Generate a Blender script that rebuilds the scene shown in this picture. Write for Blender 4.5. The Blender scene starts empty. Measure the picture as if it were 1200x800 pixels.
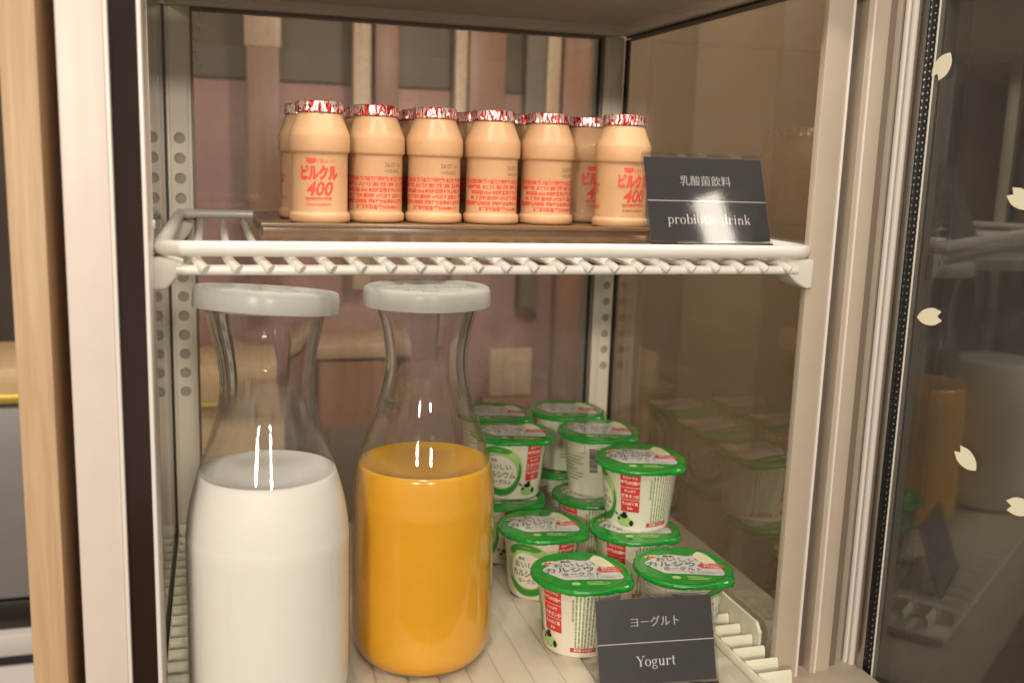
import bpy, bmesh, math, random
from mathutils import Vector, Matrix
random.seed(7)
SC = bpy.context.scene
COL = SC.collection
S = 0.001            # everything below is written in millimetres

# ------------------------------------------------------------------ camera
cam_d = bpy.data.cameras.new('camera')
cam = bpy.data.objects.new('camera', cam_d)
COL.objects.link(cam)
cam_d.sensor_width = 36.0
cam_d.lens = 36.0 * 1170 / 1200
cam_d.clip_start = 0.01
cam_d.clip_end = 50
cam_d.dof.use_dof = True
cam_d.dof.focus_distance = 0.70
cam_d.dof.aperture_fstop = 7.0
rx = Vector((0.95911299, -0.28123358, 0.03177958))
up = Vector((0.01986244, 0.17889357, 0.98366792))
bk = Vector((-0.28232562, -0.94281746, 0.17716513))
M3 = Matrix((rx, up, bk)).transposed()
cam.matrix_world = M3.to_4x4()
SC.camera = cam

# ------------------------------------------------------------------ world, lamps, exposure
w = bpy.data.worlds.new('World')
SC.world = w
w.use_nodes = True
bg = w.node_tree.nodes['Background']
bg.inputs[0].default_value = (1.0, 0.87, 0.73, 1)
bg.inputs[1].default_value = 0.44

def area(name, loc, target, size, power, color, size_y=None, shape='DISK'):
    l = bpy.data.lights.new(name, 'AREA')
    l.shape = shape
    l.size = size * S
    if size_y: l.size_y = size_y * S
    l.energy = power
    l.color = color
    o = bpy.data.objects.new(name, l)
    COL.objects.link(o)
    o.location = Vector(loc) * S
    d = (Vector(target) - Vector(loc)).normalized()
    o.rotation_euler = d.to_track_quat('-Z', 'Y').to_euler()
    return o
WARM = (1.0, 0.89, 0.76)
area('room_lamp', (-850, -1400, 540), (150, 700, -150), 180, 20, WARM)
area('room_lamp', (1340, -910, 1139), (250, 700, -150), 75, 1.0, WARM, 210, 'RECTANGLE')
area('room_lamp', (150, -2000, 640), (180, 700, -100), 180, 21, WARM)
area('milk_fill_light', (-150, -550, 1150), (150, 650, -180), 260, 8, WARM)  # unseen fill added from above to brighten the milk surface
fl_lamp = area('refrigerator_lamp', (178, 640, 126), (178, 700, -300), 380, 0.5, (1.0, 0.93, 0.80), 14, 'RECTANGLE')
fl_lamp.data.spread = math.radians(110)
area('back_room_light', (420, 1300, 180), (400, 2040, -260), 140, 4.2, WARM)
area('back_room_light', (1450, 1050, 900), (1300, 2040, -100), 200, 10.0, WARM)  # added fill that brightens the brown wall beyond the right glass

SC.view_settings.view_transform = 'Standard'
SC.view_settings.look = 'None'
SC.view_settings.gamma = 1.0
SC.view_settings.exposure = -0.06
SC.view_settings.use_curve_mapping = False
SC.render.engine = 'CYCLES'
SC.cycles.use_denoising = True
SC.cycles.max_bounces = 8
SC.cycles.use_adaptive_sampling = True
SC.cycles.adaptive_threshold = 0.035
SC.cycles.transparent_max_bounces = 24
SC.cycles.sample_clamp_indirect = 4.0
SC.cycles.caustics_reflective = False

# ------------------------------------------------------------------ materials
def lin(r, g, b):
    f = lambda c: ((c / 255) / 12.92) if c / 255 <= 0.04045 else (((c / 255) + 0.055) / 1.055) ** 2.4
    return (f(r), f(g), f(b), 1)

def new_mat(name):
    m = bpy.data.materials.new(name)
    m.use_nodes = True
    return m, m.node_tree, m.node_tree.nodes['Principled BSDF']

def pbr(name, col, rough=0.5, metal=0.0, var=0.0, vscale=40, bump=0.0, bscale=300, sss=0.0, sss_rad=(1, .8, .6), sss_scale=0.004,
        coat=0.0, spec=0.5, stretch=(1, 1, 1), rvar=0.0):
    m, nt, p = new_mat(name)
    p.inputs['Base Color'].default_value = col
    p.inputs['Roughness'].default_value = rough
    p.inputs['Metallic'].default_value = metal
    p.inputs['Specular IOR Level'].default_value = spec
    p.inputs['Coat Weight'].default_value = coat
    p.inputs['Coat Roughness'].default_value = 0.08
    if sss:
        p.inputs['Subsurface Weight'].default_value = sss
        p.inputs['Subsurface Radius'].default_value = sss_rad
        p.inputs['Subsurface Scale'].default_value = sss_scale
    tc = nt.nodes.new('ShaderNodeTexCoord')
    mp = nt.nodes.new('ShaderNodeMapping')
    mp.inputs['Scale'].default_value = stretch
    nt.links.new(tc.outputs['Object'], mp.inputs['Vector'])
    if var or rvar:
        n = nt.nodes.new('ShaderNodeTexNoise')
        n.inputs['Scale'].default_value = vscale
        n.inputs['Detail'].default_value = 5
        nt.links.new(mp.outputs[0], n.inputs['Vector'])
        if var:
            r = nt.nodes.new('ShaderNodeMapRange')
            r.inputs['From Min'].default_value = 0.3; r.inputs['From Max'].default_value = 0.7
            r.inputs['To Min'].default_value = 1 - var; r.inputs['To Max'].default_value = 1 + var * 0.5
            nt.links.new(n.outputs['Fac'], r.inputs['Value'])
            mx = nt.nodes.new('ShaderNodeMix'); mx.data_type = 'RGBA'; mx.blend_type = 'MULTIPLY'
            mx.inputs['Factor'].default_value = 1
            mx.inputs['A'].default_value = col
            nt.links.new(r.outputs[0], mx.inputs['B'])
            nt.links.new(mx.outputs['Result'], p.inputs['Base Color'])
        if rvar:
            r2 = nt.nodes.new('ShaderNodeMapRange')
            r2.inputs['From Min'].default_value = 0.3; r2.inputs['From Max'].default_value = 0.7
            r2.inputs['To Min'].default_value = max(0.02, rough - rvar); r2.inputs['To Max'].default_value = rough + rvar
            nt.links.new(n.outputs['Fac'], r2.inputs['Value'])
            nt.links.new(r2.outputs[0], p.inputs['Roughness'])
    if bump:
        nb = nt.nodes.new('ShaderNodeTexNoise')
        nb.inputs['Scale'].default_value = bscale
        nb.inputs['Detail'].default_value = 4
        nt.links.new(mp.outputs[0], nb.inputs['Vector'])
        b = nt.nodes.new('ShaderNodeBump')
        b.inputs['Strength'].default_value = bump
        b.inputs['Distance'].default_value = 0.0006
        nt.links.new(nb.outputs['Fac'], b.inputs['Height'])
        nt.links.new(b.outputs[0], p.inputs['Normal'])
    return m

def clear(name, tint, ior=1.5, rough=0.02, haze=0.0, haze_col=(0.8, 0.8, 0.78, 1), edge=None, hscale=60, hvar=1.0):
    """thin clear sheet: transparent, Fresnel mirror, optional diffuse haze (mist, frosting or a grey veil); edge = colour seen through a grazing wall"""
    m = bpy.data.materials.new(name); m.use_nodes = True
    nt = m.node_tree; nt.nodes.clear()
    out = nt.nodes.new('ShaderNodeOutputMaterial')
    tr = nt.nodes.new('ShaderNodeBsdfTransparent'); tr.inputs[0].default_value = tint
    gl = nt.nodes.new('ShaderNodeBsdfGlossy'); gl.inputs['Roughness'].default_value = rough
    f0 = ((ior - 1) / (ior + 1)) ** 2            # Schlick, the same from both sides of a thin wall
    lf = nt.nodes.new('ShaderNodeLayerWeight'); lf.inputs['Blend'].default_value = 0.5
    pw = nt.nodes.new('ShaderNodeMath'); pw.operation = 'POWER'; pw.inputs[1].default_value = 5.0
    nt.links.new(lf.outputs['Facing'], pw.inputs[0])
    fr = nt.nodes.new('ShaderNodeMath'); fr.operation = 'MULTIPLY_ADD'; fr.inputs[1].default_value = 1 - f0; fr.inputs[2].default_value = f0
    nt.links.new(pw.outputs[0], fr.inputs[0])
    if edge:
        lw = nt.nodes.new('ShaderNodeLayerWeight'); lw.inputs['Blend'].default_value = 0.25
        mc = nt.nodes.new('ShaderNodeMix'); mc.data_type = 'RGBA'
        mc.inputs['A'].default_value = tint; mc.inputs['B'].default_value = edge
        p3 = nt.nodes.new('ShaderNodeMath'); p3.operation = 'POWER'; p3.inputs[1].default_value = 3.0
        lw.inputs['Blend'].default_value = 0.5
        nt.links.new(lw.outputs['Facing'], p3.inputs[0])
        nt.links.new(p3.outputs[0], mc.inputs['Factor'])
        nt.links.new(mc.outputs['Result'], tr.inputs[0])
    mix = nt.nodes.new('ShaderNodeMixShader')
    nt.links.new(fr.outputs[0], mix.inputs[0]); nt.links.new(tr.outputs[0], mix.inputs[1]); nt.links.new(gl.outputs[0], mix.inputs[2])
    last = mix
    if haze:
        df = nt.nodes.new('ShaderNodeBsdfDiffuse'); df.inputs[0].default_value = haze_col
        tl = nt.nodes.new('ShaderNodeBsdfTranslucent'); tl.inputs[0].default_value = haze_col
        ad = nt.nodes.new('ShaderNodeMixShader'); ad.inputs[0].default_value = 0.5
        nt.links.new(df.outputs[0], ad.inputs[1]); nt.links.new(tl.outputs[0], ad.inputs[2])
        tc = nt.nodes.new('ShaderNodeTexCoord')
        n = nt.nodes.new('ShaderNodeTexNoise'); n.inputs['Scale'].default_value = hscale; n.inputs['Detail'].default_value = 3
        n.inputs['Roughness'].default_value = 0.7
        nt.links.new(tc.outputs['Object'], n.inputs['Vector'])
        r = nt.nodes.new('ShaderNodeMapRange')
        r.inputs['From Min'].default_value = 0.3; r.inputs['From Max'].default_value = 0.75
        r.inputs['To Min'].default_value = haze * (1 - 0.65 * hvar); r.inputs['To Max'].default_value = haze * (1 + 0.6 * hvar)
        nt.links.new(n.outputs['Fac'], r.inputs['Value'])
        m2 = nt.nodes.new('ShaderNodeMixShader')
        nt.links.new(r.outputs[0], m2.inputs[0]); nt.links.new(mix.outputs[0], m2.inputs[1]); nt.links.new(ad.outputs[0], m2.inputs[2])
        last = m2
    nt.links.new(last.outputs[0], out.inputs[0])
    return m

def wood(name, c1, c2, scale=1.0, rough=0.45, axis='Z'):
    m, nt, p = new_mat(name)
    tc = nt.nodes.new('ShaderNodeTexCoord')
    mp = nt.nodes.new('ShaderNodeMapping')
    s = {'Z': (220, 220, 9), 'X': (9, 220, 220)}[axis]
    mp.inputs['Scale'].default_value = tuple(v * scale for v in s)
    nt.links.new(tc.outputs['Object'], mp.inputs['Vector'])
    n = nt.nodes.new('ShaderNodeTexNoise'); n.inputs['Scale'].default_value = 1.0; n.inputs['Detail'].default_value = 8; n.inputs['Roughness'].default_value = 0.65
    n.inputs['Distortion'].default_value = 0.6
    nt.links.new(mp.outputs[0], n.inputs['Vector'])
    cr = nt.nodes.new('ShaderNodeValToRGB')
    cr.color_ramp.elements[0].position = 0.28; cr.color_ramp.elements[0].color = c2
    cr.color_ramp.elements[1].position = 0.68; cr.color_ramp.elements[1].color = c1
    nt.links.new(n.outputs['Fac'], cr.inputs[0]); nt.links.new(cr.outputs[0], p.inputs['Base Color'])
    n2 = nt.nodes.new('ShaderNodeTexNoise'); n2.inputs['Scale'].default_value = 6.0; n2.inputs['Detail'].default_value = 3
    nt.links.new(mp.outputs[0], n2.inputs['Vector'])
    b = nt.nodes.new('ShaderNodeBump'); b.inputs['Strength'].default_value = 0.25; b.inputs['Distance'].default_value = 0.0005
    nt.links.new(n2.outputs['Fac'], b.inputs['Height']); nt.links.new(b.outputs[0], p.inputs['Normal'])
    p.inputs['Roughness'].default_value = rough
    return m

def foil_mat():
    m, nt, p = new_mat('printed_foil')
    tc = nt.nodes.new('ShaderNodeTexCoord'); oi = nt.nodes.new('ShaderNodeObjectInfo')
    ad = nt.nodes.new('ShaderNodeVectorMath'); ad.operation = 'ADD'
    nt.links.new(tc.outputs['Object'], ad.inputs[0]); nt.links.new(oi.outputs['Random'], ad.inputs[1])
    mp = nt.nodes.new('ShaderNodeMapping'); mp.inputs['Scale'].default_value = (420, 420, 130)
    nt.links.new(ad.outputs[0], mp.inputs['Vector'])
    n = nt.nodes.new('ShaderNodeTexNoise'); n.inputs['Scale'].default_value = 1.0; n.inputs['Detail'].default_value = 3; n.inputs['Distortion'].default_value = 1.5
    nt.links.new(mp.outputs[0], n.inputs['Vector'])
    cr = nt.nodes.new('ShaderNodeValToRGB'); cr.color_ramp.interpolation = 'CONSTANT'
    cr.color_ramp.elements[0].position = 0; cr.color_ramp.elements[0].color = lin(196, 22, 26)
    cr.color_ramp.elements[1].position = 0.49; cr.color_ramp.elements[1].color = lin(240, 225, 215)
    nt.links.new(n.outputs['Fac'], cr.inputs[0]); nt.links.new(cr.outputs[0], p.inputs['Base Color'])
    p.inputs['Metallic'].default_value = 0.75; p.inputs['Roughness'].default_value = 0.28
    b = nt.nodes.new('ShaderNodeBump'); b.inputs['Strength'].default_value = 0.7; b.inputs['Distance'].default_value = 0.0006
    n2 = nt.nodes.new('ShaderNodeTexNoise'); n2.inputs['Scale'].default_value = 1.6; n2.inputs['Detail'].default_value = 2
    nt.links.new(mp.outputs[0], n2.inputs['Vector'])
    nt.links.new(n2.outputs['Fac'], b.inputs['Height']); nt.links.new(b.outputs[0], p.inputs['Normal'])
    return m

def neck_glass(name, z0, z1):
    """thin clear wall low down that thickens into solid refracting wall up the neck"""
    m = clear(name, (0.995, 0.995, 0.995, 1), 1.5, 0.015, haze=0.004, edge=(0.90, 0.89, 0.89, 1))
    nt = m.node_tree
    out = [n for n in nt.nodes if n.type == 'OUTPUT_MATERIAL'][0]
    thin = out.inputs[0].links[0].from_socket
    g = nt.nodes.new('ShaderNodeBsdfGlass'); g.inputs['Color'].default_value = (0.98, 0.98, 0.985, 1)
    g.inputs['Roughness'].default_value = 0.0; g.inputs['IOR'].default_value = 1.46
    tc = nt.nodes.new('ShaderNodeTexCoord'); sx = nt.nodes.new('ShaderNodeSeparateXYZ')
    nt.links.new(tc.outputs['Object'], sx.inputs[0])
    r = nt.nodes.new('ShaderNodeMapRange'); r.interpolation_type = 'SMOOTHSTEP'
    r.inputs['From Min'].default_value = z0 * S; r.inputs['From Max'].default_value = z1 * S
    nt.links.new(sx.outputs['Z'], r.inputs['Value'])
    mx = nt.nodes.new('ShaderNodeMixShader')
    nt.links.new(r.outputs[0], mx.inputs[0]); nt.links.new(thin, mx.inputs[1]); nt.links.new(g.outputs[0], mx.inputs[2])
    nt.links.new(mx.outputs[0], out.inputs[0])
    return m

MT = {
    'cream': pbr('cream_paint', lin(226, 213, 203), 0.38, var=0.03, bump=0.06, bscale=900),
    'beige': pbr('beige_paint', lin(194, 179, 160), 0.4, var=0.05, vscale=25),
    'edge': pbr('white_trim', lin(238, 230, 222), 0.3),
    'ceil': pbr('ceiling_paint', lin(226, 212, 196), 0.5, var=0.04, vscale=15),
    'metal': pbr('coated_steel', lin(232, 222, 204), 0.34, 0.0, var=0.05, vscale=30, stretch=(1, 1, .1), bump=0.04),
    'alu': pbr('aluminium', lin(205, 203, 200), 0.25, 1.0, stretch=(60, 60, 1), bump=0.1, bscale=40),
    'aludark': pbr('taupe_trim', lin(128, 114, 100), 0.35),
    'rubber': pbr('black_rubber', lin(28, 26, 25), 0.5, var=0.2),
    'groove': pbr('grey_gasket', lin(110, 98, 88), 0.4, var=0.1, stretch=(1, 1, .05), vscale=80),
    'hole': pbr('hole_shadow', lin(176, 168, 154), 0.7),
    'gloss_dark': pbr('dark_gloss_plastic', lin(44, 30, 25), 0.10, var=0.35, vscale=12, stretch=(1, 1, .25), rvar=0.06),
    'shelf': pbr('white_coated_wire', lin(236, 232, 224), 0.28, var=0.04, vscale=60, coat=0.3),
    'clip': pbr('white_nylon', lin(232, 226, 214), 0.45, sss=0.3, sss_scale=0.003),
    'traydk': pbr('brown_tray', lin(112, 86, 62), 0.25, var=0.15, vscale=50),
    'plastic': pbr('ivory_plastic', lin(232, 228, 206), 0.42, var=0.04, vscale=50),
    'mat': pbr('ivory_mat', lin(212, 203, 184), 0.5, var=0.07, vscale=18, bump=0.25, bscale=120),
    'bottle': pbr('milky_bottle', lin(196, 155, 116), 0.5, var=0.03, vscale=40, sss=0.35, sss_rad=(1, .65, .4), sss_scale=0.004, coat=0.10, spec=0.3),
    'foil': foil_mat(),
    'red': pbr('red_print', lin(214, 58, 46), 0.5),
    'redt': pbr('red_ink', lin(214, 72, 54), 0.5),
    'greyink': pbr('grey_ink', lin(110, 84, 60), 0.6),
    'milk': pbr('milk', lin(244, 241, 232), 0.35, bump=0.35, bscale=45, sss=0.8, sss_rad=(1, .95, .85), sss_scale=0.006, spec=0.15),
    'juice': pbr('orange_juice', lin(236, 176, 46), 0.2, sss=0.7, sss_rad=(1, .5, .05), sss_scale=0.010, coat=0.3, var=0.05, vscale=20),
    'lid': clear('frosted_lid', (0.80, 0.80, 0.78, 1), 1.5, 0.25, haze=0.60, haze_col=(0.90, 0.90, 0.86, 1), hscale=30, hvar=0.12),
    'polycarb': clear('clear_polycarbonate', (0.995, 0.995, 0.995, 1), 1.5, 0.015, haze=0.004, edge=(0.90, 0.89, 0.89, 1)),
    'pane': clear('window_glass', (0.90, 0.91, 0.89, 1), 1.52, 0.004, haze=0.02),
    'pane_side': clear('side_glass', (0.86, 0.86, 0.83, 1), 1.95, 0.012, haze=0.015),
    'pane_wet': clear('misted_glass', (0.86, 0.86, 0.84, 1), 1.52, 0.02, haze=0.13, hscale=260),
    'pane_door': clear('door_glass', (0.72, 0.72, 0.70, 1), 2.05, 0.012, haze=0.06, haze_col=(0.6, 0.58, 0.54, 1), hscale=9, hvar=0.6),  # haze puts an even pale grey into the door glass to lighten it
    'acrylic': clear('clear_acrylic', (0.95, 0.95, 0.95, 1), 1.45, 0.05, haze=0.006, edge=(0.6, 0.6, 0.6, 1)),
    'card': pbr('black_card', lin(46, 42, 44), 0.35, var=0.12, vscale=30),
    'whiteink': pbr('white_ink', lin(238, 234, 230), 0.5),
    'cup': pbr('yogurt_cup', lin(240, 234, 216), 0.33, sss=0.25, sss_scale=0.003),
    'green': pbr('green_print', lin(22, 146, 44), 0.22, var=0.10, vscale=120, coat=0.4, bump=0.3, bscale=260),
    'greenlab': pbr('green_label', lin(66, 150, 52), 0.35),
    'palegreen': pbr('pale_green_label', lin(176, 208, 130), 0.35),
    'oval': pbr('label_white', lin(242, 236, 218), 0.35),
    'lidwhite': pbr('lid_white', lin(214, 212, 206), 0.26, var=0.06, vscale=90, coat=0.3, bump=0.3, bscale=200),
    'cream_lid': pbr('lid_cream', lin(236, 228, 190), 0.3),
    'ink': pbr('dark_green_ink', lin(58, 86, 62), 0.5),
    'black': pbr('black_ink', lin(20, 20, 20), 0.5),
    'greenink': pbr('green_ink', lin(146, 170, 112), 0.5),
    'petal': pbr('petal_sticker', lin(246, 240, 212), 0.45),
    'wood': wood('ash_wood', lin(204, 172, 134), lin(180, 144, 106)),
    'woodtop': wood('counter_wood', lin(232, 200, 156), lin(212, 174, 126), axis='X'),
    'woodred': wood('red_wood', lin(146, 102, 78), lin(120, 82, 60), 0.4),
    'woodlight': wood('pale_wood', lin(190, 162, 132), lin(164, 136, 108), 0.4),
    'pink': pbr('pink_plaster', lin(166, 124, 113), 0.7, var=0.06, vscale=6),
    'taupe': pbr('taupe_wall', lin(104, 90, 74), 0.6, var=0.06, vscale=5),
    'brown': pbr('brown_wall', lin(126, 100, 72), 0.45, var=0.06, vscale=4, stretch=(1, 1, .15)),
    'brown2': pbr('brown_wall_panel', lin(138, 112, 84), 0.45, var=0.06, vscale=4, stretch=(1, 1, .15)),
    'darkwall': pbr('dark_wall', lin(70, 60, 50), 0.6, var=0.08, vscale=4),
    'greybox': pbr('grey_box', lin(150, 144, 144), 0.4, var=0.04),
    'dark': pbr('dark_panel', lin(38, 32, 28), 0.4),
    'brass': pbr('brass_trim', lin(226, 196, 96), 0.3, 0.6),
    'plate': pbr('white_laminate', lin(236, 228, 222), 0.3),
    'bead': pbr('bead_white', lin(220, 214, 200), 0.3),
}

# ------------------------------------------------------------------ mesh helpers
def link(name, me, mat, parent=None, smooth=True, angle=35):
    o = bpy.data.objects.new(name, me)
    COL.objects.link(o)
    if mat is not None and len(me.materials) == 0:
        me.materials.append(MT[mat] if isinstance(mat, str) else mat)
    if smooth:
        me.shade_smooth()
        me.set_sharp_from_angle(angle=math.radians(angle))
    if parent is not None:
        o.parent = parent
    return o

class MB:
    def __init__(self): self.bm = bmesh.new()
    def box(self, x0, x1, y0, y1, z0, z1, bev=0, seg=2, mat=None):
        t = bmesh.new()
        bmesh.ops.create_cube(t, size=1)
        for v in t.verts:
            v.co = Vector(((x0 + x1) / 2 + v.co.x * (x1 - x0), (y0 + y1) / 2 + v.co.y * (y1 - y0), (z0 + z1) / 2 + v.co.z * (z1 - z0)))
        if bev: bmesh.ops.bevel(t, geom=list(t.edges), offset=bev, segments=seg, profile=0.5, affect='EDGES')
        if mat is not None: bmesh.ops.transform(t, matrix=mat, verts=t.verts)
        self._merge(t); return self
    def _merge(self, t):
        me = bpy.data.meshes.new('t'); t.to_mesh(me); t.free(); self.bm.from_mesh(me); bpy.data.meshes.remove(me)
    def lathe(self, prof, n=48, cx=0, cy=0, fn=None):
        rings = []
        for (r, z) in prof:
            if r < 1e-6:
                rings.append([self.bm.verts.new((cx, cy, z))])
            else:
                ring = []
                for i in range(n):
                    a = 2 * math.pi * i / n
                    rr, zz = (r, z) if fn is None else fn(r, z, a)
                    ring.append(self.bm.verts.new((cx + rr * math.cos(a), cy + rr * math.sin(a), zz)))
                rings.append(ring)
        for a, b in zip(rings[:-1], rings[1:]):
            for i in range(n):
                j = (i + 1) % n
                if len(a) == 1 and len(b) == 1: continue
                if len(a) == 1: self.bm.faces.new((a[0], b[j], b[i]))
                elif len(b) == 1: self.bm.faces.new((a[i], a[j], b[0]))
                else: self.bm.faces.new((a[i], a[j], b[j], b[i]))
        return self
    def tube(self, pts, r, n=12, cap=True):
        pts = [Vector(p) for p in pts]
        rings = []
        prev = None
        for i, p in enumerate(pts):
            d = (pts[min(i + 1, len(pts) - 1)] - pts[max(i - 1, 0)]).normalized()
            if prev is None:
                a = Vector((0, 0, 1)) if abs(d.z) < 0.9 else Vector((1, 0, 0))
                u = d.cross(a).normalized()
            else:
                u = (prev - d * prev.dot(d)).normalized()
            prev = u
            v = d.cross(u)
            rings.append([self.bm.verts.new(p + (u * math.cos(2 * math.pi * k / n) + v * math.sin(2 * math.pi * k / n)) * r) for k in range(n)])
        for a, b in zip(rings[:-1], rings[1:]):
            for k in range(n):
                self.bm.faces.new((a[k], a[(k + 1) % n], b[(k + 1) % n], b[k]))
        if cap:
            self.bm.faces.new(rings[0][::-1]); self.bm.faces.new(rings[-1])
        return self
    def prism(self, poly, lo, hi, plane='XZ'):
        """extrude a 2-D polygon between lo and hi on the remaining axis"""
        def P(a, b, c):
            return {'XZ': (a, c, b), 'YZ': (c, a, b), 'XY': (a, b, c)}[plane]
        A = [self.bm.verts.new(P(a, b, lo)) for a, b in poly]
        B = [self.bm.verts.new(P(a, b, hi)) for a, b in poly]
        n = len(poly)
        for i in range(n):
            self.bm.faces.new((A[i], A[(i + 1) % n], B[(i + 1) % n], B[i]))
        self.bm.faces.new(A[::-1]); self.bm.faces.new(B)
        return self
    def raw(self, vs, fs):
        V = [self.bm.verts.new(v) for v in vs]
        for f in fs:
            try: self.bm.faces.new([V[i] for i in f])
            except ValueError: pass
        return self
    def mesh(self, name, recalc=True, origin=(0, 0, 0)):
        if recalc: bmesh.ops.recalc_face_normals(self.bm, faces=list(self.bm.faces))
        o = Vector(origin)
        for v in self.bm.verts: v.co = (v.co - o) * S
        me = bpy.data.meshes.new(name)
        self.bm.to_mesh(me); self.bm.free()
        return me
    def build(self, name, mat, parent=None, smooth=True, recalc=True, origin=(0, 0, 0), angle=35):
        return link(name, self.mesh(name, recalc, origin), mat, parent, smooth, angle)

def empty(name, loc, label, cat, group=None, rz=0, kind=None):
    o = bpy.data.objects.new(name, None)
    o.empty_display_size = 0.02
    COL.objects.link(o)
    o.location = Vector(loc) * S
    o.rotation_euler = (0, 0, rz)
    tag(o, label, cat, group, kind)
    return o
def tag(o, label=None, cat=None, group=None, kind=None):
    if label: o['label'] = label
    if cat: o['category'] = cat
    if group: o['group'] = group
    if kind: o['kind'] = kind
    return o
def copy_tree(o, parent=None):
    c = o.copy(); COL.objects.link(c); c.parent = parent
    for ch in list(o.children): copy_tree(ch, c)
    return c

# ---- flat print: text and polygons as 2-D meshes (mm), later laid on a plane, cylinder or cone
_cache = {}
def text2d(body, size, bold=0.0, align='CENTER', res=2, squash=1.0, space=1.0):
    key = (body, bold, align, res, space)
    if key not in _cache:
        c = bpy.data.curves.new('t', 'FONT'); c.body = body; c.align_x = align; c.offset = bold; c.resolution_u = res; c.space_character = space
        o = bpy.data.objects.new('t', c); COL.objects.link(o)
        dg = bpy.context.evaluated_depsgraph_get()
        ev = o.evaluated_get(dg); me = ev.to_mesh()
        _cache[key] = ([(v.co.x, v.co.y) for v in me.vertices], [tuple(p.vertices) for p in me.polygons])
        ev.to_mesh_clear(); bpy.data.objects.remove(o); bpy.data.curves.remove(c)
    vs, fs = _cache[key]
    return [(x * size * squash, y * size) for x, y in vs], fs
def poly2d(pts): return list(pts), [tuple(range(len(pts)))]
def rect2d(x0, x1, y0, y1): return [(x0, y0), (x1, y0), (x1, y1), (x0, y1)], [(0, 1, 2, 3)]
def move2d(sh, dx=0, dy=0, rot=0, sx=1, sy=1, shear=0):
    vs, fs = sh; c, s = math.cos(rot), math.sin(rot)
    out = []
    for x, y in vs:
        x, y = x * sx + y * shear, y * sy
        out.append((x * c - y * s + dx, x * s + y * c + dy))
    return out, fs
def join2d(*shapes):
    V, F = [], []
    for vs, fs in shapes:
        k = len(V); V += vs; F += [tuple(i + k for i in f) for f in fs]
    return V, F
def blob(pts, n=8):
    """closed Catmull-Rom outline through pts"""
    out = []; m = len(pts)
    for i in range(m):
        p0, p1, p2, p3 = [Vector(pts[(i + k - 1) % m]) for k in range(4)]
        for k in range(n):
            t = k / n
            out.append(tuple(0.5 * ((2 * p1) + (p2 - p0) * t + (2 * p0 - 5 * p1 + 4 * p2 - p3) * t * t + (3 * p1 - p0 - 3 * p2 + p3) * t ** 3)))
    return out
def ell(cx, cy, rx_, ry_, n=28, a0=0, a1=2 * math.pi):
    return [(cx + rx_ * math.cos(a0 + (a1 - a0) * i / n), cy + ry_ * math.sin(a0 + (a1 - a0) * i / n)) for i in range(n if a1 - a0 > 6.28 else n + 1)]
def lay(sh, fn, name, mat, parent, cut=None, cuty=None):
    """sh: 2-D mesh; fn(x, y) -> 3-D mm; cut: split every cut mm so that it can bend"""
    vs, fs = sh
    bm = bmesh.new()
    V = [bm.verts.new((x, y, 0)) for x, y in vs]
    for f in fs:
        try: bm.faces.new([V[i] for i in f])
        except ValueError: pass
    bmesh.ops.triangulate(bm, faces=[f for f in bm.faces if len(f.verts) > 4])
    if cut:
        xs = [v.co.x for v in bm.verts]; x = min(xs) + cut * 0.5
        while x < max(xs):
            bmesh.ops.bisect_plane(bm, geom=list(bm.verts) + list(bm.edges) + list(bm.faces), plane_co=(x, 0, 0), plane_no=(1, 0, 0)); x += cut
    bm.normal_update()
    for f in bm.faces:
        if f.normal.z < 0: f.normal_flip()
    for v in bm.verts: v.co = Vector(fn(v.co.x, v.co.y)) * S
    me = bpy.data.meshes.new(name); bm.to_mesh(me); bm.free()
    return link(name, me, mat, parent, smooth=False)

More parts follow.
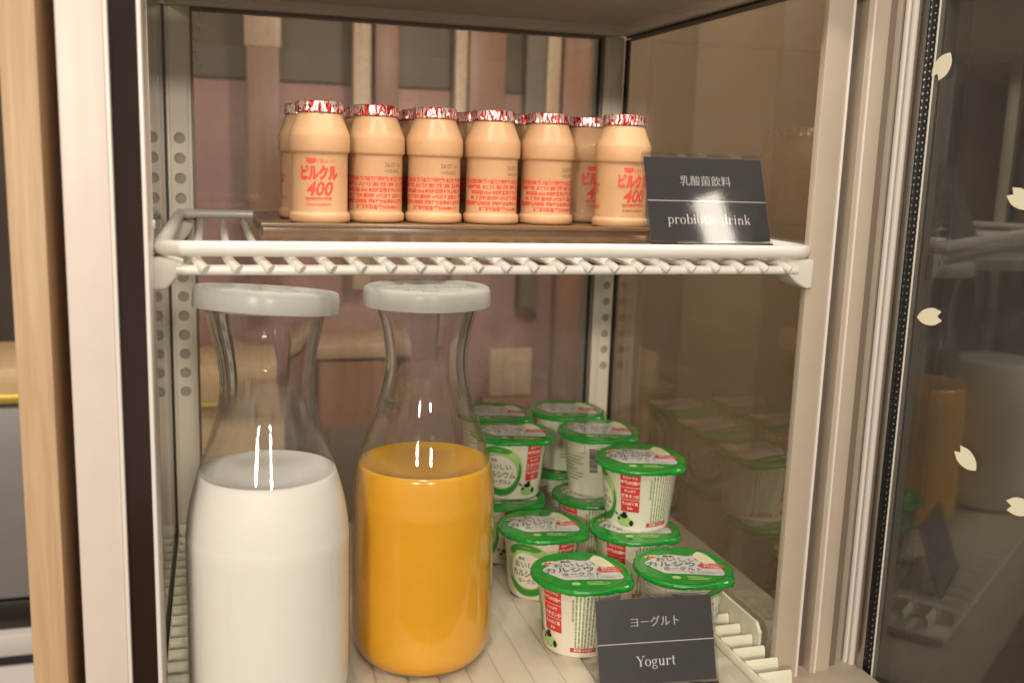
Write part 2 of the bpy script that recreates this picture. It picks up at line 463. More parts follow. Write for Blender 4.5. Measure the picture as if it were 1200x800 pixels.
# ---- a small serif alphabet for the shelf cards (units of em)
def serif(word, size, track=0.04):
    ST, HA = 0.085, 0.028
    def rc(*a): return rect2d(*a)
    def ring(cx, cy, ox, oy, a0=0, a1=360, th=ST, tn=HA, n=28):
        o = ell(cx, cy, ox, oy, n, math.radians(a0), math.radians(a1)); i = ell(cx, cy, ox - th, oy - tn, n, math.radians(a0), math.radians(a1))
        vs = o + i; m = len(o); k = m if a1 - a0 >= 360 else m - 1
        return vs, [(j, (j + 1) % m, m + (j + 1) % m, m + j) for j in range(k)]
    def quad(x0, y0, x1, y1, wd): return [(x0, y0), (x0 + wd, y0), (x1 + wd, y1), (x1, y1)], [(0, 1, 2, 3)]
    X, A, D = 0.45, 0.70, -0.21
    def stem(x, lo, hi, foot=True, flag=True, w=0.085):
        sh = [rc(x, x + w, lo, hi)]
        if foot: sh.append(rc(x - 0.06, x + w + 0.06, lo, lo + HA))
        if flag: sh.append(quad(x - 0.065, hi - 0.05, x - 0.002, hi, 0.06)); 
        return join2d(*sh)
    G = {
        'o': (join2d(ring(0.225, 0.225, 0.215, 0.235)), 0.45),
        'p': (join2d(stem(0.07, D, X), ring(0.27, 0.225, 0.195, 0.235)), 0.48),
        'b': (join2d(stem(0.07, 0, A, foot=False), ring(0.27, 0.225, 0.195, 0.235)), 0.48),
        'd': (join2d(stem(0.335, 0, A), ring(0.215, 0.225, 0.195, 0.235)), 0.49),
        'c': (join2d(ring(0.22, 0.225, 0.21, 0.235, 45, 318), poly2d(ell(0.345, 0.36, 0.05, 0.05, 14))), 0.41),
        'i': (join2d(stem(0.08, 0, X), poly2d(ell(0.12, 0.6, 0.052, 0.052, 14))), 0.25),
        'r': (join2d(stem(0.07, 0, X), ring(0.27, 0.30, 0.15, 0.155, 60, 175, 0.05), poly2d(ell(0.335, 0.39, 0.05, 0.05, 14))), 0.38),
        'n': (join2d(stem(0.07, 0, X), stem(0.345, 0, 0.28, flag=False), ring(0.285, 0.27, 0.145, 0.185, 0, 160)), 0.50),
        'u': (join2d(stem(0.06, 0.18, X, foot=False), stem(0.335, 0, X), ring(0.205, 0.18, 0.145, 0.19, 180, 345)), 0.50),
        'k': (join2d(stem(0.07, 0, A), quad(0.15, 0.20, 0.36, X, 0.04), quad(0.33, 0, 0.20, 0.26, 0.10), rc(0.29, 0.46, X - HA, X), rc(0.29, 0.49, 0, HA)), 0.49),
        't': (join2d(rc(0.1, 0.185, 0.08, 0.60), rc(0.01, 0.30, X - 0.03, X), ring(0.21, 0.1, 0.11, 0.11, 180, 320, 0.06)), 0.32),
        'g': (join2d(ring(0.2, 0.29, 0.165, 0.165, th=0.075), ring(0.22, -0.09, 0.2, 0.12, th=0.05, tn=0.035), quad(0.10, 0.02, 0.09, 0.14, 0.05), rc(0.33, 0.45, 0.41, 0.45)), 0.46),
        'Y': (join2d(stem(0.30, 0, 0.33, flag=False, w=0.095), quad(0.31, 0.30, 0.08, 0.68, 0.105), quad(0.36, 0.30, 0.56, 0.68, 0.035), rc(0.0, 0.26, 0.66, 0.69), rc(0.46, 0.68, 0.66, 0.69)), 0.62),
        ' ': (([], []), 0.24),
    }
    x = 0; sh = []
    for ch in word:
        g, adv = G[ch]
        sh.append(move2d(g, x)); x += adv + track
    V, F = join2d(*sh)
    return [((a - x / 2) * size, b * size) for a, b in V], F
def mincho(word, size):
    """CJK text with thin horizontals and thick verticals"""
    t = text2d(word, size, bold=-0.002)
    return join2d(*[move2d(t, k * size * 0.014) for k in range(-1, 2)])

# ================================================================== SETTING: the room beyond the glass
FL = -356.0     # top of the ribbed mat inside the cabinet
wall = tag(MB().box(-900, 3000, 2060, 2100, -1250, 1400).build('wall', 'darkwall'), kind='structure')
fl = tag(MB().box(-2500, 3000, -2500, 2100, -1290, -1250).build('floor', 'darkwall'), kind='structure')
pan = [(-520, -70, 'darkwall'), (760, 1010, 'brown'), (1010.6, 1213, 'brown2'), (1213.6, 1423, 'brown'), (1423.6, 1560, 'brown2'), (1564, 1900, 'darkwall'), (1904, 2300, 'taupe')]
for a, b, m in pan:
    MB().box(a, b, 2040, 2060, -1250, 1300, 0.3).build('wall_panel', m, wall)
MB().box(-66, 756, 2040, 2060, 140, 700, 2).build('wall_panel', 'taupe', wall)
MB().box(-66, 756, 2036, 2060, -700, 136, 2).build('wall_panel', 'pink', wall)
MB().box(-66, 756, 2040, 2060, -1250, -704, 2).build('wall_panel', 'woodred', wall)
# slatted screen before the pink wall
scr = empty('slatted_screen', (330, 1990, -1250), 'upright wooden slats of a screen seen through the back glass', 'screen')
scr.matrix_world
def wchild(mb, name, mat, parent, **k):
    return mb.build(name, mat, parent, origin=tuple(parent.location / S), **k)
for x0, x1, z0, m in [(60, 120, -300, 'woodred'), (258, 292, -260, 'woodlight'), (300, 345, 60, 'woodred'), (458, 482, -380, 'woodlight'), (486, 560, 40, 'woodred'),
                      (648, 676, -200, 'woodlight'), (604, 644, -300, 'taupe'), (684, 740, -500, 'woodred')]:
    wchild(MB().box(x0, x1, 1975, 2005, z0, 420, 2), 'slat', m, scr)
wchild(MB().box(57, 123, 1972, 1976, 195, 420, 1), 'slat_shine', 'woodlight', scr)  # pale strip paints a lamp reflection on the top of the first slat
wchild(MB().box(40, 760, 2006, 2026, 300, 340, 2), 'rail', 'taupe', scr)
def single(name, mb, mat, loc, label, cat, **k):
    o = mb.build(name, mat, origin=loc, **k); o.location = Vector(loc) * S
    return tag(o, label, cat)
ct = empty('back_counter', (30, 1900, -1250), 'pale wooden counter with brass edge seen behind the milk carafe', 'counter')
wchild(MB().box(-60, 118, 1820, 1990, -395, -372, 2), 'counter_top', 'woodtop', ct)
wchild(MB().box(-60, 118, 1812, 1820, -440, -372, 1), 'front_board', 'woodtop', ct)
wchild(MB().box(-60, 118, 1808, 1816, -450, -441, 1), 'edge_trim', 'brass', ct)
wchild(MB().box(-55, 114, 1830, 1990, -1250, -451, 2), 'base', 'woodtop', ct)
bx_ = empty('wooden_cabinet', (270, 1800, -1250), 'orange brown wooden cabinet seen between the two carafes', 'cabinet')
wchild(MB().box(170, 300, 1760, 1900, -1250, -360, 6), 'body', 'woodred', bx_)
wchild(MB().box(166, 304, 1756, 1904, -356, -330, 3), 'top_board', 'woodlight', bx_)
wchild(MB().box(186, 284, 1752, 1759, -760, -480, 3), 'door_panel', 'taupe', bx_)
b2 = empty('menu_board', (580, 1940, -480), 'pale beige board standing behind the yogurt stacks', 'board')
wchild(MB().box(532, 622, 1930, 1942, -476, -378, 2), 'panel', 'woodlight', b2)
wchild(MB().box(520, 634, 1925, 1990, -1250, -480, 2), 'stand', 'woodred', b2)
# left of the wooden post
lc = empty('side_counter', (-330, 1400, -1250), 'side counter with white top at far left edge', 'counter')
wchild(MB().box(-420, -190, 1380, 1700, -1250, -645, 2), 'cabinet', 'dark', lc)
wchild(MB().box(-420, -186, 1372, 1700, -672, -642, 2), 'counter_top', 'plate', lc)
wchild(MB().box(-420, -190, 1376, 1384, -1250, -688, 2), 'front_panel', 'plate', lc)
gb = empty('grey_bin', (-310, 1450, -642), 'grey box with dark base standing on the side counter', 'box')
wchild(MB().box(-400, -215, 1392, 1560, -600, -335, 6), 'body', 'greybox', gb)
wchild(MB().box(-400, -216, 1391, 1560, -642, -602, 2), 'base', 'dark', gb)
wb = empty('wooden_board', (-310, 1500, -330), 'pale wooden shelf board with brass edge above the grey box', 'shelf')
wchild(MB().box(-420, -200, 1396, 1600, -322, -285, 2), 'board', 'woodtop', wb)
wchild(MB().box(-420, -200, 1390, 1397, -330, -318, 1), 'edge_trim', 'brass', wb)

# wooden post at the left edge
wp = empty('wooden_post', (-93, 620, -1250), 'light ash wooden post beside the cream refrigerator frame', 'post')
wchild(MB().box(-101, -83.5, 560, 720, -1250, 106, 0.8), 'board', 'wood', wp)
wchild(MB().box(-230, -79, 545, 720, 107, 160, 0.8), 'top_beam', 'wood', wp)
wchild(MB().box(-83.4, -76.5, 640, 720, -1250, 106, 0.5), 'filler_strip', 'woodred', wp)

# ================================================================== DISPLAY REFRIGERATOR
fr = empty('display_refrigerator', (178, 760, -1250), 'cream glass display refrigerator with its glass door open to the right', 'refrigerator')
def F(mb, name, mat, parent=fr, **k): 
    o = wchild(mb, name, mat, fr, **k)
    if parent is not fr: o.parent = parent
    return o
ZT, ZB = 190, -470
# left front post: cream face, white trims round a dark glossy strip
lp = F(MB().box(-75, -52.4, 560, 640, ZB, ZT, 1.2), 'front_post', 'cream')
F(MB().box(-52.3, -50.2, 558.6, 640, ZB, ZT, 0.6), 'trim', 'edge', lp)
F(MB().box(-50.1, -36.6, 563, 640, ZB, ZT, 0), 'dark_strip', 'gloss_dark', lp)
F(MB().box(-36.5, -34.2, 558.6, 604, ZB, ZT, 0.6), 'trim', 'edge', lp)
F(MB().box(-45, -36.6, 640.1, 652, ZB, ZT, 0.6), 'liner', 'metal', lp)
# right front post and frame
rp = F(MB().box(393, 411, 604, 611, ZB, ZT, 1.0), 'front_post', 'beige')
F(MB().box(411.1, 413, 603, 612, ZB, ZT, 0.6), 'trim', 'edge', rp)
F(MB().prism([(413.1, 616), (416, 621), (420, 622), (425, 617), (425, 626), (413.1, 626)], ZB, ZT, 'XY'), 'gasket', 'groove', rp)
F(MB().box(425.1, 428.6, 606, 618, ZB, ZT, 0.5), 'ridge', 'beige', rp)
F(MB().box(428.7, 430.2, 605, 618, ZB, ZT, 0.5), 'ridge', 'edge', rp)
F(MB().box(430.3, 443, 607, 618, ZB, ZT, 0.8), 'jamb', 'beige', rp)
F(MB().box(443.1, 452, 612, 640, ZB, ZT, 1), 'hinge_cover', 'aludark', rp)
# ceiling with beams
cl_ = F(MB().box(-46, 412, 560, 965, 133, 175, 0), 'ceiling', 'ceil')
F(MB().prism([(943, 133.1), (943, 128), (946, 124.2), (958, 124.2), (958, 133.1)], -41, 388, 'YZ'), 'beam', 'ceil', cl_)
F(MB().prism([(386.6, 133.1), (386.6, 128.5), (389, 125.2), (398, 125.2), (398, 133.1)], 560, 957, 'XZ'), 'beam', 'ceil', cl_)
F(MB().box(-41, -36, 560, 957, 125.2, 133.1, 1), 'beam', 'ceil', cl_)
F(MB().box(-75, 412, 557, 600, 160, 190, 2), 'header', 'cream', cl_)

def perforated(cx, w, y, z0, z1, holes, pitch, hr, name, parent):
    """upright steel strip with round holes: one mesh with walls in the holes, dark backing behind"""
    mb = MB(); n = 24; t = 1.6
    rect = []
    def cell(zc, h):
        outer = []; inner = []
        for i in range(n):
            a = 2 * math.pi * (i + 0.5) / n; c, s = math.cos(a), math.sin(a)
            k = min((w / 2) / abs(c) if abs(c) > 1e-6 else 1e9, (h / 2) / abs(s) if abs(s) > 1e-6 else 1e9)
            outer.append((cx + c * k, y, zc + s * k)); inner.append((cx + hr * c, y, zc + hr * s))
        back = [(a, y + t, b) for a, _, b in inner]
        vs = outer + inner + back
        fs = [(i, (i + 1) % n, n + (i + 1) % n, n + i) for i in range(n)] + [(n + i, n + (i + 1) % n, 2 * n + (i + 1) % n, 2 * n + i) for i in range(n)]
        mb.raw(vs, fs)
        # corners of the cell
        for sx in (-1, 1):
            for sz in (-1, 1):
                q = (cx + sx * w / 2, y, zc + sz * h / 2)
                near = sorted(outer, key=lambda p: (p[0] - q[0]) ** 2 + (p[2] - q[2]) ** 2)
                e1 = [p for p in near if abs(p[0] - q[0]) < 1e-3][0]; e2 = [p for p in near if abs(p[2] - q[2]) < 1e-3][0]
                mb.raw([q, e1, e2], [(0, 1, 2)])
    for k in range(holes): cell(z1 - pitch / 2 - k * pitch, pitch)
    zb = z1 - holes * pitch
    mb.raw([(cx - w / 2, y, z0), (cx + w / 2, y, z0), (cx + w / 2, y, zb), (cx - w / 2, y, zb)], [(0, 1, 2, 3)])
    mb.raw([(cx - w / 2, y, z1), (cx + w / 2, y, z1), (cx + w / 2, y, 124), (cx - w / 2, y, 124)], [(0, 1, 2, 3)])
    o = F(mb, name, 'metal', parent, smooth=False, recalc=False)
    return o
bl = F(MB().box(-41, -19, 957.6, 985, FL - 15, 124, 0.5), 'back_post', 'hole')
perforated(-29.5, 15, 955, FL - 15, 20, 14, 17.8, 4.9, 'perforated_strip', bl)
F(MB().box(-40.6, -37.1, 954.5, 957.5, FL - 15, 124, 0.4), 'post_edge', 'metal', bl)
F(MB().box(-21.9, -18.6, 954.3, 957.5, FL - 15, 124, 0.4), 'post_edge', 'metal', bl)
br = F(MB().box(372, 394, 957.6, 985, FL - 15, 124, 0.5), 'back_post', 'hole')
perforated(386.5, 12.5, 955, FL - 15, 20, 14, 16.8, 4.0, 'perforated_strip', br)
F(MB().box(372, 380, 954.3, 957.5, FL - 15, 124, 0.4), 'post_edge', 'metal', br)
# panes
gb_ = F(MB().box(-16.4, 368, 957, 961, FL - 15, 121, 0), 'back_glass', 'pane_wet', smooth=False)
F(MB().box(-18.5, -16.5, 953.6, 961, FL - 15, 124, 0.3), 'gasket', 'aludark', gb_)
F(MB().box(368.1, 371.9, 953.6, 961, FL - 15, 124, 0.3), 'gasket', 'aludark', gb_)
F(MB().box(365.6, 367.9, 955.6, 956.9, FL - 15, 121, 0.2), 'gasket', 'rubber', gb_)
F(MB().box(-16.4, 368, 953.8, 961, 120.9, 124.1, 0.3), 'gasket', 'aludark', gb_)
rb = random.Random(3)
for k in range(9):
    z = 118 - k * 6.2 + rb.uniform(-1.5, 1.5); x = -15.2 + rb.choice([0, 1.8, 4.5]) 
    bd = MB().lathe([(0, 0.9), (0.7, 0.6), (1.0, 0), (0.7, -0.6), (0, -0.9)], 10, 0, 0)
    for v in bd.bm.verts: v.co = Vector((x + v.co.x, 956.5 + v.co.y * .4, z + v.co.z))
    F(bd, 'white_bead', 'bead', gb_)  # small white beads down the left edge of the back glass
gl_ = F(MB().box(-45, -41, 652.1, 957, FL - 15, 125, 0), 'side_glass', 'pane', smooth=False)
F(MB().box(-40.9, -39.9, 952.6, 954.2, FL - 15, 125, 0.2), 'gasket', 'rubber', gl_)
F(MB().box(-40.9, -39.4, 652.1, 952.5, FL - 6, FL - 2, 0.2), 'gasket', 'rubber', gl_)
gr_ = F(MB().box(396, 400, 611.2, 957, FL - 15, 125, 0), 'side_glass', 'pane_side', smooth=False)
F(MB().box(394.2, 395.9, 951, 957, FL - 15, 121.9, 0.3), 'gasket', 'rubber', gr_)
F(MB().box(395.0, 395.9, 945.5, 949.6, FL - 15, 121.9, 0.2), 'gasket', 'aludark', gr_)
F(MB().box(394.8, 395.9, 612, 957, 123.0, 125.1, 0.3), 'gasket', 'rubber', gr_)
F(MB().box(394.6, 395.9, 612, 945, 119.2, 122.8, 0.3), 'gasket', 'aludark', gr_)
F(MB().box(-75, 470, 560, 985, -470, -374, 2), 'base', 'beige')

# open door, hinged at the right and swung 108 degrees
A = math.radians(18)
un = Vector((math.sin(A), -math.cos(A), 0)); nn = Vector((-math.cos(A), -math.sin(A), 0)); H0 = Vector((455, 641.2, 0))
def dbox(u0, u1, n0, n1, z0, z1, bev=0):
    m = MB(); m.box(u0, u1, n0, n1, z0, z1, bev)
    for v in m.bm.verts: v.co = H0 + un * v.co.x + nn * v.co.y + Vector((0, 0, v.co.z))
    return m
DW = 470
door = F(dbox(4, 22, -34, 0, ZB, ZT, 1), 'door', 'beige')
for u0, u1, n0, n1, m, nm in [(22.1, 25, -30, -3, 'groove', 'frame_groove'), (25.1, 28.2, -30, 1.5, 'edge', 'frame_ridge'), (28.3, 30, -30, -2, 'groove', 'frame_groove'),
                              (30.1, 33.2, -30, 1.0, 'edge', 'frame_ridge'), (33.3, 37.4, -30, -2.5, 'aludark', 'frame_groove'), (37.5, 43.0, -30, 0.5, 'alu', 'frame_rail')]:
    F(dbox(u0, u1, n0, n1, ZB, ZT, 0.5), nm, m, door)
F(dbox(43.1, 50.3, -24, -4.2, ZB, ZT, 0), 'glazing_spacer', 'rubber', door)
dots = MB()
k = 0; z = -410
while z < 150:
    for du in (45.2, 47.6):
        zz = z + (2.1 if du > 46 else 0)
        t = [H0 + un * (du + 0.7 * math.cos(a)) + nn * (-4.1) + Vector((0, 0, zz + 0.85 * math.sin(a))) for a in [i * math.pi / 4 for i in range(8)]]
        dots.raw(t, [tuple(range(8))])
    z += 4.8
tag(F(dots, 'spacer_perforation', 'alu', door, smooth=False, recalc=False), kind='stuff')
F(dbox(50.4, 51.6, -5, 0.4, ZB, ZT, 0.2), 'pane_edge', 'edge', door)
F(dbox(51.7, DW, -4, 0, ZB, ZT, 0), 'door_pane', 'pane_door', door, smooth=False)
F(dbox(51.4, DW, -26, -22, ZB, ZT, 0), 'door_pane', 'pane_door', door, smooth=False)
F(dbox(DW + .1, DW + 25, -34, 0, ZB, ZT, 2), 'door_stile', 'beige', door)
def petal(u, z, rot, s=1.0):
    half = [(0, -9.5), (4.2, -5.5), (6.0, 0), (5.6, 5), (3.2, 9.6), (0, 6.2)]
    pts = [(x * s, y * s) for x, y in blob2(half)]
    c, sn = math.cos(rot), math.sin(rot)
    m = MB()
    def W(x, y, n): 
        a, b = x * c - y * sn, x * sn + y * c
        return H0 + un * (u + a) + nn * n + Vector((0, 0, z + b))
    n = len(pts)
    vs = [W(x, y, 0.12) for x, y in pts] + [W(x, y, 0.30) for x, y in pts]
    m.raw(vs, [tuple(range(n, 2 * n)), tuple(range(n))[::-1]] + [(i, (i + 1) % n, n + (i + 1) % n, n + i) for i in range(n)])
    F(m, 'petal_sticker', 'petal', door, smooth=False)
def blob2(half):
    r = []
    for i in range(len(half) - 2):
        a, b = half[i], half[i + 1]
        for t in (0, 0.5): r.append((a[0] + (b[0] - a[0]) * t + (0.35 if 0 < t and i < 3 else 0), a[1] + (b[1] - a[1]) * t))
    r.append(half[-2])
    return r + [half[-1]] + [(-x, y) for x, y in r[::-1]][:-1]
petal(57.4, 72.8, math.radians(150)); petal(122.4, -13.6, math.radians(60)); petal(67.1, -97.1, math.radians(-80))
petal(106.3, -189.7, math.radians(52)); petal(146.7, -211, math.radians(100))

# ================================================================== FLOOR TRAY with ribs and slotted edges
ft = empty('floor_tray', (178, 760, FL - 16), 'ivory plastic floor tray with ribbed mat and slotted side vents', 'tray')
def T(mb, name, mat, parent=ft, **k): return wchild(mb, name, mat, ft, **k)
prof = []
x = -1.0
while x < 360:
    prof += [(x, FL - 2.2), (x + 2, FL - 0.4), (x + 3, FL), (x + 13.5, FL), (x + 14.5, FL - 0.4), (x + 16.5, FL - 2.6)]
    x += 21.5
poly = prof + [(prof[-1][0], FL - 9), (prof[0][0], FL - 9)]
T(MB().prism(poly, 562, 948, 'XZ'), 'ribbed_mat', 'mat', angle=50)
T(MB().box(-39, 394, 562, 950, FL - 16, FL - 9.5, 1), 'base_plate', 'plastic')
# louvre fins, left and right
finp = [(0, -9), (1.3, -9), (1.7, -4), (2.4, -1.0), (3.6, 0.8), (3.2, 1.7), (1.6, 0.6), (0.6, -3)]
def fin_mesh(x0, x1): return MB().prism([(a, b) for a, b in finp], x0, x1, 'YZ').mesh('fin')
fl_m = fin_mesh(-38.4, -2); fr_m = fin_mesh(364, 390)
off = Vector(ft.location)
y = 575
while y < 945:
    o = link('fin', fl_m, 'plastic', ft, angle=50); o.location = Vector((0, y, FL)) * S - off
    o = link('fin', fr_m, 'plastic', ft, angle=50); o.location = Vector((0, y, FL + 2)) * S - off
    y += 18.6
T(MB().box(-39, -38.5, 652.2, 949, FL - 9, FL + 1, 0.1), 'side_lip', 'plastic')
T(MB().box(-38.4, -2, 945, 950, FL - 9, FL + 9, 0.8), 'end_lip', 'plastic')
T(MB().prism([(625, FL - 9), (625, FL + 9), (631, FL + 15), (948, FL + 15), (948, FL - 9)], 391, 393.4, 'YZ'), 'side_rim', 'plastic')
T(MB().box(360.5, 363, 562, 948, FL - 9, FL + 3.5, 0.7), 'side_lip', 'plastic')

# ================================================================== WIRE SHELF
sh = empty('wire_shelf', (178, 760, -62), 'white coated wire shelf holding the small drink bottles', 'shelf')
def W(mb, name, mat='shelf', **k): return wchild(mb, name, mat, sh, **k)
ZR = -54.6
def arc(cx, cy, r, a0, a1, z, n=7): return [(cx + r * math.cos(math.radians(a0 + (a1 - a0) * i / n)), cy + r * math.sin(math.radians(a0 + (a1 - a0) * i / n)), z) for i in range(n + 1)]
path = [(-30, 940, ZR)] + arc(-18, 611, 13, 180, 270, ZR) + arc(378, 611, 13, 270, 360, ZR) + [(391, 940, ZR)]
W(MB().tube(path, 4.6, 16), 'frame_rail')
W(MB().tube([(-27, 940, ZR), (388, 940, ZR)], 4, 12), 'rear_rail')
W(MB().tube([(-22, 600.2, ZR - 12.5), (382, 600.2, ZR - 12.5)], 3.1, 12), 'lower_rail')
W(MB().tube([(-27, 770, ZR - 13), (388, 770, ZR - 13)], 3, 10), 'cross_bar')
rod = MB().tube([(0, 938, ZR - 7.0), (0, 618, ZR - 7.0), (0.4, 608, ZR - 7.4), (1.8, 602, ZR - 8.4), (4.2, 597.2, ZR - 10.4), (6.2, 595.4, ZR - 12.0)], 3.0, 10).mesh('rod')
x = -12
while x < 376:
    o = link('rod', rod, 'shelf', sh); o.location = Vector((x, 0, 0)) * S - Vector(sh.location)
    x += 18.1
def clip(poly, y0, y1):
    m = MB().prism(poly, y0, y1, 'XZ')
    bmesh.ops.recalc_face_normals(m.bm, faces=list(m.bm.faces))
    bmesh.ops.bevel(m.bm, geom=list(m.bm.edges), offset=1.8, segments=3, profile=0.5, affect='EDGES')
    W(m, 'shelf_clip', 'clip', angle=60)
clip([(366, ZR - 8), (372, ZR - 12.5), (383, ZR - 22), (390, ZR - 25.5), (395, ZR - 25.5), (395, ZR - 5), (386, ZR - 4.8)], 599, 622)
clip([(-31, ZR - 5), (-37, ZR - 6), (-37.5, ZR - 24), (-28, ZR - 24), (-21, ZR - 16), (-18, ZR - 8)], 599, 622)
clip([(366, ZR - 8), (372, ZR - 12.5), (383, ZR - 22), (390, ZR - 25.5), (395, ZR - 25.5), (395, ZR - 5), (386, ZR - 4.8)], 925, 945)
clip([(-31, ZR - 5), (-37, ZR - 6), (-37.5, ZR - 24), (-28, ZR - 24), (-21, ZR - 16), (-18, ZR - 8)], 925, 945)
W(MB().tube([(-41, 604, ZR + 13), (-33, 604, ZR + 13)], 2.6, 12), 'clip_peg', 'clip')

# ================================================================== DRINK BOTTLES on a dark tray
single('bottle_tray', MB().box(30, 336, 692, 866, -58.4, -47.2, 1.0).box(29, 337, 690.5, 693.5, -48.6, -45.4, 0.6), 'traydk', (183, 784, -58.4), 'thin dark brown tray under the drink bottles', 'tray')
BZ = -47.0
def make_bottle():
    root = bpy.data.objects.new('drink_bottle', None); COL.objects.link(root); root.empty_display_size = 0.01
    prof = [(0, 0.6), (17, 0.6), (19.5, 0), (21.0, 1.0), (21.4, 2.4), (21.4, 5.2), (20.9, 6.4), (19.9, 7.1), (19.6, 8.2), (19.6, 45.2), (19.9, 46.2), (20.9, 46.9), (21.3, 48.0),
            (21.3, 57.2), (21.0, 58.7), (20.2, 60.4), (16.2, 70.2), (15.2, 72.6), (14.6, 73.6), (14.4, 76), (0, 76)]
    body = MB().lathe(prof, 56).build('body', 'bottle', root, angle=60)
    rc = random.Random(5); ph = [rc.uniform(0, 6.28) for _ in range(6)]
    def crim(r, z, a):
        k = max(0.0, min(1.0, (79.8 - z) / 5.5))
        wv = math.sin(31 * a + ph[0]) * 0.32 + math.sin(19 * a + ph[1]) * 0.25 + math.sin(7 * a + ph[2]) * 0.2
        return r + wv * k * (1 if r > 10 else 0), z + (wv * 0.5 if k > 0.85 else 0)
    cap = MB().lathe([(0, 79.2), (13.4, 79.2), (14.2, 80.1), (15.4, 80.0), (16.1, 79.3), (16.4, 77.5), (16.2, 75.0), (16.7, 73.2), (16.3, 72.6), (15.0, 73.0)], 96, fn=crim).build('foil_cap', 'foil', root, angle=30)
    R_ = 19.6
    def cyl(d): 
        def f(x, y): a = x / R_ - math.pi / 2; return ((R_ + d) * math.cos(a), (R_ + d) * math.sin(a), y)
        return f
    # front: bowl emblem, maker, name, number, two lines
    bowl = move2d(poly2d([(-9, 41.6), (-1.2, 41.6), (-1.6, 39.6), (-2.8, 38.2), (-4.2, 37.8), (-6, 37.8), (-7.4, 38.2), (-8.6, 39.6)]), 0, 1.4)
    name_bg = poly2d(blob([(-11.3, 36.6), (-6, 37.3), (-2, 36.2), (3, 36.6), (7, 37.2), (9.6, 35.6), (12, 32.4), (10, 28.6), (5, 28.2), (0, 28.4), (-5, 27.8), (-10.4, 28.3), (-11.2, 32)], 4))
    num = move2d(text2d('400', 13.0, bold=0.03), 0.4, 18.6, sx=.92, shear=0.2)
    front = join2d(bowl, move2d(text2d('日清ヨーク', 3.1), 5.2, 39.8), num,
                   move2d(text2d('生きて腸まで届く乳酸菌', 1.65, bold=0.04), 0.2, 15.2), move2d(rect2d(-9.6, 9.6, -0.3, 0.3), 0, 17.0),
                   move2d(text2d('乳製品乳酸菌飲料', 2.2), 0, 11.8))
    lay(front, cyl(0.06), 'front_print', 'redt', root, cut=3)
    lay(move2d(text2d('ピルクル', 8.6, bold=0.075), 0, 29.6, sx=0.80, sy=1.16), cyl(0.12), 'front_lettering', 'redt', root, cut=3)
    lines = ['●種類別名称 乳製品乳酸菌飲料 ●無脂乳固形分3.0%', '●原材料名 ぶどう糖果糖液糖 砂糖 脱脂粉乳 香料', '●内容量 65ml ●賞味期限 枠外上部に記載', '●保存方法 要冷蔵 10℃以下 日清ヨーク㈱',
             '埼玉県東松山市新郷 開封後はお早めにお飲みください', 'お客様相談室 ☎0120-880-117']
    back = []
    for i, t in enumerate(lines):
        back.append(move2d(text2d(t, 3.5, bold=0.05, res=1, space=0.98), math.pi * R_ * 1.0, 29.0 - i * 3.85, sx=0.80, sy=0.90))
    back.append(move2d(rect2d(-23, 23, 0, 0.35), math.pi * R_, 32.6))
    lay(join2d(*back), cyl(0.06), 'back_print', 'redt', root, cut=6)
    date = join2d(move2d(text2d('26.07.16', 4.3, align='LEFT'), math.pi * R_ + 3.5, 38.4), move2d(text2d('+HS/A02', 3.7, align='LEFT'), math.pi * R_ + 3.5, 34.2))
    lay(date, cyl(0.06), 'date_print', 'greyink', root, cut=4)
    return root
proto = make_bottle()
G_B = 'small drink bottles with red foil caps'
NTH = ['leftmost', 'second', 'third', 'fourth', 'fifth']
spots = [(71.5, 728, -8, 'peach drink bottle with big red logo facing front, at left end of front row'),
         (114.2, 747, 180, 'peach drink bottle of front row, second from left, red small print facing front'),
         (158.0, 746, 172, 'peach drink bottle of front row, third from left, stamped date upper right'),
         (203.0, 746, 190, 'peach drink bottle of front row, fourth from left, red small print'),
         (248.0, 749, 186, 'peach drink bottle of front row, fifth from left, just left of the gap'),
         (299.0, 720, 8, 'peach drink bottle with red logo partly behind the black sign, rightmost of front row')]
names2 = ['leftmost bottle', 'second bottle', 'third bottle', 'fourth bottle', 'fifth bottle', 'rightmost bottle']
r2 = random.Random(11)
c2 = [(67.0, 776), (114, 792), (157, 791), (201, 792), (247, 793), (294, 786)]
c3 = [None, (112, 836), (156, 836), (200, 836), (246, 838), (290, 832)]
first = True
def place_bottle(x, y, rot, label):
    global first
    o = proto if first else copy_tree(proto); first = False
    o.scale = (1.0, 1.0, 1.05); o.location = Vector((x, y, BZ)) * S; o.rotation_euler = (0, 0, math.radians(rot))
    tag(o, label, 'bottle', G_B)
for x, y, r_, l in spots: place_bottle(x, y, r_, l)
for i, p in enumerate(c2): place_bottle(p[0], p[1], 28 if i == 0 else (10 if i == 5 else r2.uniform(150, 210)), 'drink bottle in second row, right behind the %s of front row' % names2[i])
for i, p in enumerate(c3):
    if p: place_bottle(p[0], p[1], r2.uniform(0, 360), 'drink bottle in rearmost row, two places behind the %s of front row' % names2[i])

